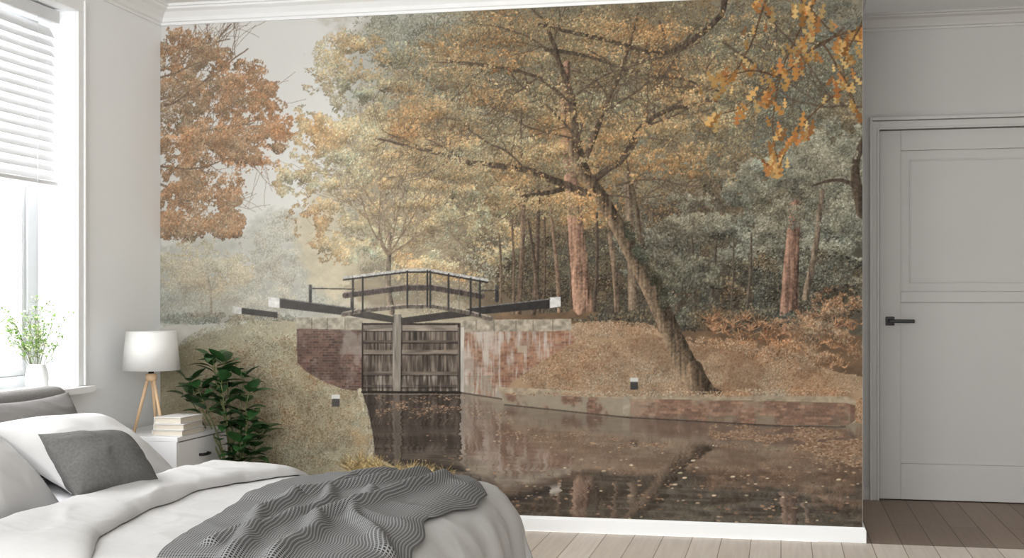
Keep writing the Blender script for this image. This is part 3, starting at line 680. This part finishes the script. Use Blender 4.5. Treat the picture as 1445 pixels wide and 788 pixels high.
def drape(u,v,off):
    du=max(u-UX,0); dv=(v-V1) if v>V1 else (v-V0 if v<V0 else 0)
    L=math.hypot(du,dv); cu=min(u,UX); cv_=min(max(v,V0),V1)
    if L<1e-9: return Vector((cu,cv_,TOP+off))
    nx,ny=du/L,dv/L; ph=min(L/RD,math.pi/2); r=RD+off
    h=r*math.sin(ph)+max(0,L-.2)*.16; dz=RD-r*math.cos(ph) if ph<math.pi/2 else RD+(L-RD*math.pi/2)
    return Vector((cu+nx*h,cv_+ny*h,TOP-dz))
def nz(x,y,s,seed=0): return noise.noise(Vector((x*s,y*s,seed)))
def grid(name,us,vs,fn,mat,parent=None,thick=0,uv=False,uvs=1):
    bm=bmesh.new(); rows=[[bm.verts.new(fn(u,v)) for v in vs] for u in us]
    lay=bm.loops.layers.uv.new('UVMap') if uv else None
    for i in range(len(us)-1):
        for j in range(len(vs)-1):
            f=bm.faces.new((rows[i][j],rows[i+1][j],rows[i+1][j+1],rows[i][j+1]))
            if uv:
                for lp,(a,c_) in zip(f.loops,((i,j),(i+1,j),(i+1,j+1),(i,j+1))): lp[lay].uv=(us[a]*uvs,vs[c_])
    o=mobj(name,bm,mat,parent,smooth=True)
    if thick:
        md=o.modifiers.new('solid','SOLIDIFY'); md.thickness=thick; md.offset=1
    return o
def lsp(a,b_,n): return [a+(b_-a)*i/(n-1) for i in range(n)]
def crease(x,y,s,seed,sharp=6): return max(0,1-abs(nz(x,y,s,seed))*sharp)
def dv_off(u,v):
    o_=0.014+0.010*nz(u,v,1.8,1)+0.004*nz(u*1.5,v,5,2)
    o_+=0.006*crease(u*1.2+v*.5,v*1.1,2.2,7,5)+0.002*crease(u+v*.8,v*.6-u,4.0,17,6)
    L=max(max(u-UX,0),max(v-V1,0),max(V0-v,0))
    if L>0.1:
        s=u if (v>V1 or v<V0) else v
        o_+=min(1,(L-.1)*3)*(0.018*math.sin(s*13+3*nz(s,0,2))+0.008*math.sin(s*29))
    return o_
duvet=grid('duvet',lsp(-2.38,UX+0.56,190),lsp(V0-0.54,V1+0.54,260),lambda u,v:drape(u,v,dv_off(u,v)),M_duvet)
tag(duvet,'pale grey-white cotton duvet spread over the bed, top folded back','duvet')
def pl(v,tab): return float(np.interp(v,[t[0] for t in tab],[t[1] for t in tab]))
FE=[(-3.7,-1.84),(-3.29,-1.88),(-2.9,-2.06),(-2.47,-2.16),(-2.0,-2.17),(-1.67,-2.11),(-1.41,-2.00),(-1.0,-1.92)]
def ff(s,v):
    a=-2.46+0.02*nz(v,0,2.5,4); b_=pl(v,FE)+.02*nz(v,3,2.4,5)
    uu_=a+(b_-a)*s
    h=0.05*(max(0,1-(2*s-1)**6))**.5*(0.8+.3*(1-s))
    h+=(0.008*nz(uu_,v,3.0,9)+0.006*crease(uu_+v*.4,v,2.4,12,4)+0.002*crease(uu_*1.4-v*.5,v,4.5,19,6))*min(1,8*min(s,1-s))
    base=dv_off(uu_,v) if s>0.15 else 0.0
    return drape(uu_,v,max(base,0.0)+max(h,0.002)+0.003)
ss=[0.5-0.5*math.cos(math.pi*i/79) for i in range(80)]
fo=grid('folded_edge',ss,lsp(V0-0.50,V1+0.46,260),ff,M_duvet,duvet)
EL=[(-3.75,-1.64),(-3.27,-1.70),(-2.87,-1.80),(-2.47,-1.86),(-2.1,-1.93),(-1.70,-1.95),(-1.45,-1.84),(-1.22,-1.74)]
ER=[(-3.75,-1.02),(-3.13,-1.05),(-2.65,-1.12),(-2.32,-1.18),(-1.9,-1.12),(-1.66,-1.13),(-1.4,-1.25),(-1.2,-1.35)]
RG=[([(-1.45,-1.25),(-1.55,-1.7),(-1.75,-2.1),(-1.72,-2.5),(-1.52,-3.0),(-1.42,-3.7)],.034,.030),
    ([(-1.55,-1.25),(-1.68,-1.6),(-1.64,-2.0),(-1.58,-2.4),(-1.62,-3.0)],.026,.024),
    ([(-1.33,-1.5),(-1.42,-2.0),(-1.50,-2.5),(-1.38,-3.0),(-1.30,-3.6)],.034,.030),
    ([(-1.14,-2.9),(-1.32,-2.6),(-1.46,-2.3),(-1.5,-1.9)],.024,.024)]
RGa=[(np.array(p),h,w) for p,h,w in RG]
def ridge(u,v):
    u2=u+.04*nz(u,v,2.5,20); v2=v+.06*nz(u,v,2.2,21); p=np.array((u2,v2)); s=0
    for P,h,w in RGa:
        a=P[:-1]; d=P[1:]-a; t=np.clip(((p-a)*d).sum(1)/(d*d).sum(1),0,1)
        e=p-(a+t[:,None]*d); dm=math.sqrt((e*e).sum(1).min()); g=h*math.exp(-(dm/w)**2)
        s=max(s,g)+0.25*min(s,g)
    return s
def tf(s,v):
    e0=pl(v,EL)+.02*nz(v,1,6,3); e1=pl(v,ER)+.02*nz(v,5,6,3)
    u=e0+(e1-e0)*s
    o_=dv_off(u,v)+0.014+ridge(u,v)+0.003*max(0,nz(u,v,5,6))
    return drape(u,v,o_)
thr=grid('throw_blanket',lsp(0,1,140),lsp(-3.66,-1.22,380),tf,M_throw,uv=True,uvs=.7,thick=0.006)
tag(thr,'dark grey woven throw blanket crumpled across the duvet','blanket')

# ------------------------------------------------------------ PILLOWS
def pillow(name,W,H,T,center,lean,yaw,roll,mat,label,cat,seed,n=80,grp=None):
    bm=bmesh.new()
    def sh(u,v,sgn):
        e=max(0,(1-abs(u)**2.4))**.6*max(0,(1-abs(v)**2.4))**.6
        x=u*W/2*(1-.08*(1-v*v)); y=v*H/2*(1-.10*(1-u*u))
        wr=.010*nz(u*2+seed,v*2,1.0,seed)+.006*crease(u*2+v,v*2,.7,seed+5,4)
        z=sgn*(T/2*e+wr*min(1,e*1.5))
        return (x,y,z)
    us=[math.sin(math.pi/2*(-1+2*i/(n-1))) for i in range(n)]
    top=[[bm.verts.new(sh(u,v,1)) for v in us] for u in us]
    bot=[[top[i][j] if i in (0,n-1) or j in (0,n-1) else bm.verts.new(sh(us[i],us[j],-1)) for j in range(n)] for i in range(n)]
    for i in range(n-1):
        for j in range(n-1):
            bm.faces.new((top[i][j],top[i+1][j],top[i+1][j+1],top[i][j+1])); bm.faces.new((bot[i][j],bot[i][j+1],bot[i+1][j+1],bot[i+1][j]))
    o=mobj(name,bm,mat,smooth=True)
    ph=math.radians(lean); up=Vector((-math.sin(ph),0,math.cos(ph))); nr=Vector((math.cos(ph),0,math.sin(ph))); wd=Vector((0,1,0))
    R=Matrix((wd,up,nr)).transposed()
    R=Matrix.Rotation(math.radians(yaw),3,'Z')@R@Matrix.Rotation(math.radians(roll),3,'Z')
    o.matrix_world=Matrix.Translation(center)@R.to_4x4()
    tag(o,label,cat,grp); return o
pillow('pillow',.72,.38,.15,(-3.07,-1.62,.610),28,0,0,M_greyp,'grey linen pillow leaning against the headboard','pillow',3)
pillow('pillow',.76,.48,.22,(-2.83,-1.66,.565),58,-3,-3,M_pillow,'plump white cotton pillow leaning on a grey pillow','pillow',9)
pillow('pillow',.62,.52,.25,(-2.74,-2.60,.595),50,4,3,M_pillow,'plump white cotton pillow behind the dark cushion','pillow',14)
pillow('cushion',.42,.32,.21,(-2.49,-2.13,.575),48,-14,-8,M_cush,'small dark grey linen cushion in front of white pillows','cushion',21)

# ------------------------------------------------------------ NIGHTSTAND
NX0,NX1,NY0,NY1,NZ=-3.33,-2.894,-0.722,-0.13,0.52
ns=empty('nightstand',((NX0+NX1)/2,(NY0+NY1)/2,0)); tag(ns,'white lacquered nightstand with drawers beside the bed','nightstand')
boxes('cabinet_body',[(NX0,NX1,NY0,NY1,NZ-0.022,NZ),(NX0,NX1-0.004,NY0,NY0+0.02,0.12,NZ-0.022),(NX0,NX1-0.004,NY1-0.02,NY1,0.12,NZ-0.022),(NX0,NX1-0.004,NY0+0.02,NY1-0.02,0.12,0.14),(NX0,NX0+0.015,NY0+0.02,NY1-0.02,0.14,NZ-0.022),(NX0,NX1-0.03,NY0+0.02,NY1-0.02,0.305,0.32)],M_ns,ns,bevel=0.002)
for zz0,zz1 in ((0.323,0.492),(0.143,0.302)):
    d_=boxes('drawer',[(NX1-0.024,NX1-0.004,NY0+0.023,NY1-0.023,zz0,zz1)],M_ns,ns,bevel=0.002)
    bm=bmesh.new(); zc=(zz0+zz1)/2; yc=(NY0+NY1)/2
    tube(bm,[(NX1-0.006,yc-0.045,zc),(NX1+0.014,yc-0.04,zc),(NX1+0.018,yc,zc),(NX1+0.014,yc+0.04,zc),(NX1-0.006,yc+0.045,zc)],0.007,0.007,10)
    h_=mobj('handle',bm,M_black,d_,smooth=True); h_['label']='black bow handle'
for x in (NX0+0.04,NX1-0.05):
    for y in (NY0+0.05,NY1-0.05):
        bm=bmesh.new(); tube(bm,[(x,y,0),(x,y,0.12)],0.012,0.018,12); mobj('leg',bm,M_wood,ns)
reparent(ns)
bz=NZ
for i,(w,l,h,rot) in enumerate(((.165,.25,.030,0),(.16,.245,.030,3),(.15,.225,.033,-3))):
    bk=empty('book',(-2.975,-0.545,bz)); bk.rotation_euler=(0,0,math.radians(rot))
    tag(bk,'pale hardcover book stacked on the nightstand','book','stacked books on the nightstand')
    boxes('book_cover',[(-w/2,w/2,-l/2,l/2,0.0005,0.004),(-w/2,w/2,-l/2,l/2,h-0.004,h-0.0005),(-w/2,-w/2+0.004,-l/2,l/2,0.004,h-0.004)],M_cover,bk,bevel=0.0012)
    boxes('page_block',[(-w/2+0.004,w/2-0.004,-l/2+0.004,l/2-0.004,0.004,h-0.004)],M_paper,bk)
    bz+=h
lx,ly=-3.15,-0.50
lp=empty('table_lamp',(lx,ly,NZ)); tag(lp,'table lamp with white drum shade on wooden tripod legs','lamp')
bm=bmesh.new(); segn=64
prof=[(0.145,0.317),(0.126,0.516),(0.1235,0.516),(0.1425,0.317)]
rings=[[bm.verts.new((r*math.cos(2*math.pi*i/segn),r*math.sin(2*math.pi*i/segn),z)) for i in range(segn)] for r,z in prof]
for k in range(4):
    a,b_=rings[k],rings[(k+1)%4]
    for i in range(segn): bm.faces.new((a[i],a[(i+1)%segn],b_[(i+1)%segn],b_[i]))
bmesh.ops.recalc_face_normals(bm,faces=bm.faces)
mobj('lamp_shade',bm,M_shade,lp,smooth=True)
for k in range(3):
    a=math.radians(100+120*k); bm=bmesh.new()
    tube(bm,[(0.086*math.cos(a),0.086*math.sin(a),0.003),(0.014*math.cos(a),0.014*math.sin(a),0.285)],0.008,0.009,12); mobj('leg',bm,M_wood,lp,smooth=True)
lathe('hub',[(0,0.262),(0.026,0.262),(0.028,0.275),(0.028,0.295),(0.02,0.30),(0,0.30)],M_wood,lp,seg=32)
lathe('lamp_socket',[(0,0.30),(0.014,0.30),(0.014,0.35),(0,0.352)],M_black,lp,seg=24)
lathe('bulb',[(0,0.352),(0.012,0.354),(0.016,0.375),(0.028,0.40),(0.028,0.42),(0.018,0.44),(0,0.447)],M_vase,lp,seg=24)
# ------------------------------------------------------------ VASE
vx,vy,vz=-3.43,-1.08,WZ0+0.03
vs_=empty('potted_plant',(vx,vy,vz)); tag(vs_,'small white vase of fresh green sprigs on the sill','plant')
lathe('vase',[(0,0),(0.042,0),(0.05,0.012),(0.054,0.05),(0.05,0.085),(0.04,0.108),(0.035,0.118),(0.032,0.118),(0.036,0.106),(0.045,0.08),(0.045,0.03),(0,0.02)],M_vase,vs_,seg=48)
bs=bmesh.new(); bl_=bmesh.new(); bb=bmesh.new()
def leafquad(bm,p,d,up,L,W,n=5,droop=.25,fold=.25):
    d=d.normalized(); s=d.cross(up).normalized(); nrm=s.cross(d).normalized(); prev=None
    for i in range(n+1):
        t=i/n; w=W*math.sin(math.pi*min(1,t**.8))**.8 if 0<t<1 else 0
        c_=p+d*L*t-Vector((0,0,1))*droop*L*t*t
        if w<1e-5: cur=[bm.verts.new(c_)]
        else: cur=[bm.verts.new(c_-s*w/2+nrm*w*fold),bm.verts.new(c_),bm.verts.new(c_+s*w/2+nrm*w*fold)]
        if prev:
            if len(prev)==1 and len(cur)==3: bm.faces.new((prev[0],cur[0],cur[1])); bm.faces.new((prev[0],cur[1],cur[2]))
            elif len(prev)==3 and len(cur)==3: bm.faces.new((prev[0],cur[0],cur[1],prev[1])); bm.faces.new((prev[1],cur[1],cur[2],prev[2]))
            elif len(prev)==3: bm.faces.new((prev[0],cur[0],prev[1])); bm.faces.new((prev[1],cur[0],prev[2]))
        prev=cur
rd=random.Random(5)
def rv(s=1): return Vector((rd.uniform(-1,1),rd.uniform(-1,1),rd.uniform(-1,1)))*s
for k in range(20):
    a=rd.uniform(0,6.28); sp=rd.uniform(.02,.18); hh=rd.uniform(.22,.41)-sp*.35
    ky=1.2; kx=.85
    pts=[Vector((0.012*math.cos(a),0.012*math.sin(a),0.03))]
    for i in range(1,9):
        t=i/8; pts.append(Vector((math.cos(a)*sp*kx*t**1.3,math.sin(a)*sp*ky*t**1.3,0.03+hh*t))+rv(.005))
    tube(bs,pts,0.0014,0.0007,5)
    for i in range(4,9):
        for q_ in range(6):
            d=(pts[i]-pts[i-1]).normalized()+rv(1.1); L=rd.uniform(.015,.036)
            p=pts[i]+rv(.004); e=p+d.normalized()*L*.9
            tube(bs,[p,(p+e)/2,e],0.0006,0.0005,4)
            for m_ in range(2): leafquad(bb if rd.random()<.25 else bl_,e+rv(.003),d+rv(.8),Vector((0,0,1))+rv(.3),rd.uniform(.009,.016),rd.uniform(.008,.012),3,.1,.15)
mobj('stems',bs,M_stem,vs_); mobj('leaves',bl_,M_sprig,vs_,smooth=True); mobj('blossoms',bb,M_blossom,vs_,smooth=True)
# ------------------------------------------------------------ FLOOR PLANT
fx,fy_=-2.765,-0.30
fp=empty('potted_plant',(fx,fy_,0)); tag(fp,'glossy dark green leafy houseplant in pot by the nightstand','plant')
lathe('pot',[(0,0),(0.085,0),(0.09,0.01),(0.115,0.20),(0.12,0.21),(0.12,0.225),(0.108,0.225),(0.105,0.195),(0,0.195)],M_pot,fp,seg=48)
lathe('soil',[(0,0.198),(0.1045,0.196),(0.1045,0.205),(0.06,0.21),(0,0.212)],M_soil,fp,seg=32)
bs=bmesh.new(); bl_=bmesh.new(); rd=random.Random(12)
stems=[((-.26,-.02),.58),((-.16,.05),.66),((-.06,-.08),.58),((.05,.02),.52),((-.18,-.08),.54),((-.01,.08),.60),((.09,-.07),.38),((-.30,.04),.50),((-.13,-.02),.70),((.11,.06),.32),((-.08,.02),.68),((.06,-.1),.26)]
for (sx_,sy),hh in stems:
    pts=[Vector((sx_*.12,sy*.12,0.20))]
    for i in range(1,11):
        t=i/10; pts.append(Vector((sx_*(.12+.88*t**1.3),sy*(.12+.88*t**1.3),0.20+hh*t*.97))+rv(.004))
    tube(bs,pts,0.006,0.0025,7)
    ang=rd.uniform(0,6.28)
    for i in range(3,11):
        for q_ in range(2 if i<10 else 4):
            ang+=2.4
            if i<6 and rd.random()<.4: continue
            d=Vector((math.cos(ang),math.sin(ang),.15+.5*(i/10)))
            if i==10: d.z=.9 if q_>1 else .4
            p=pts[i]; e=p+d.normalized()*0.02
            if e.z<.60 and fx+e.x-.13<NX1 : 
                if fx+e.x<NX1+.03: continue
                d.x=abs(d.x)
            if fy_+p.y+d.normalized().y*.15>-.03: d.y=-abs(d.y)*.5
            tube(bs,[p,(p+e)/2,e],0.002,0.0016,5)
            leafquad(bl_,e,d,Vector((0,0,1))+rv(.25),rd.uniform(.10,.145),rd.uniform(.054,.074),8,rd.uniform(.1,.5),.12)
mobj('stems',bs,M_stem,fp); lv=mobj('leaves',bl_,M_leaf,fp,smooth=True)

# ------------------------------------------------------------ LIGHT
w=bpy.data.worlds.new('World'); scene.world=w; w.use_nodes=True
w.node_tree.nodes['Background'].inputs[0].default_value=(0.98,0.99,1.0,1); w.node_tree.nodes['Background'].inputs[1].default_value=1.85
def area(name,loc,rot,sx,sy,e,c_=(1,1,1)):
    l=bpy.data.lights.new(name,'AREA'); l.shape='RECTANGLE'; l.size=sx; l.size_y=sy; l.energy=e; l.color=c_
    o=bpy.data.objects.new(name,l); link(o); o.location=loc; o.rotation_euler=rot; return o
area('window_daylight',(XW-0.75,-1.8,1.9),(0,math.radians(-90+12),0),2.4,2.0,190,(.99,.995,1))
area('room_fill',(-1.4,-7.6,2.1),(math.radians(84),0,math.radians(5)),2.6,1.4,185,(.99,.995,1))  # added soft fill lamp behind the camera, no actual source there

# ------------------------------------------------------------ CAMERA
cd=bpy.data.cameras.new('camera'); cam=bpy.data.objects.new('camera',cd); link(cam)
cam.location=(0,-D,CH); cam.rotation_euler=(math.pi/2,0,TH)
cd.sensor_fit='HORIZONTAL'; cd.sensor_width=36; cd.lens=36*F/1445; cd.shift_y=32/1445; cd.clip_end=200
scene.camera=cam
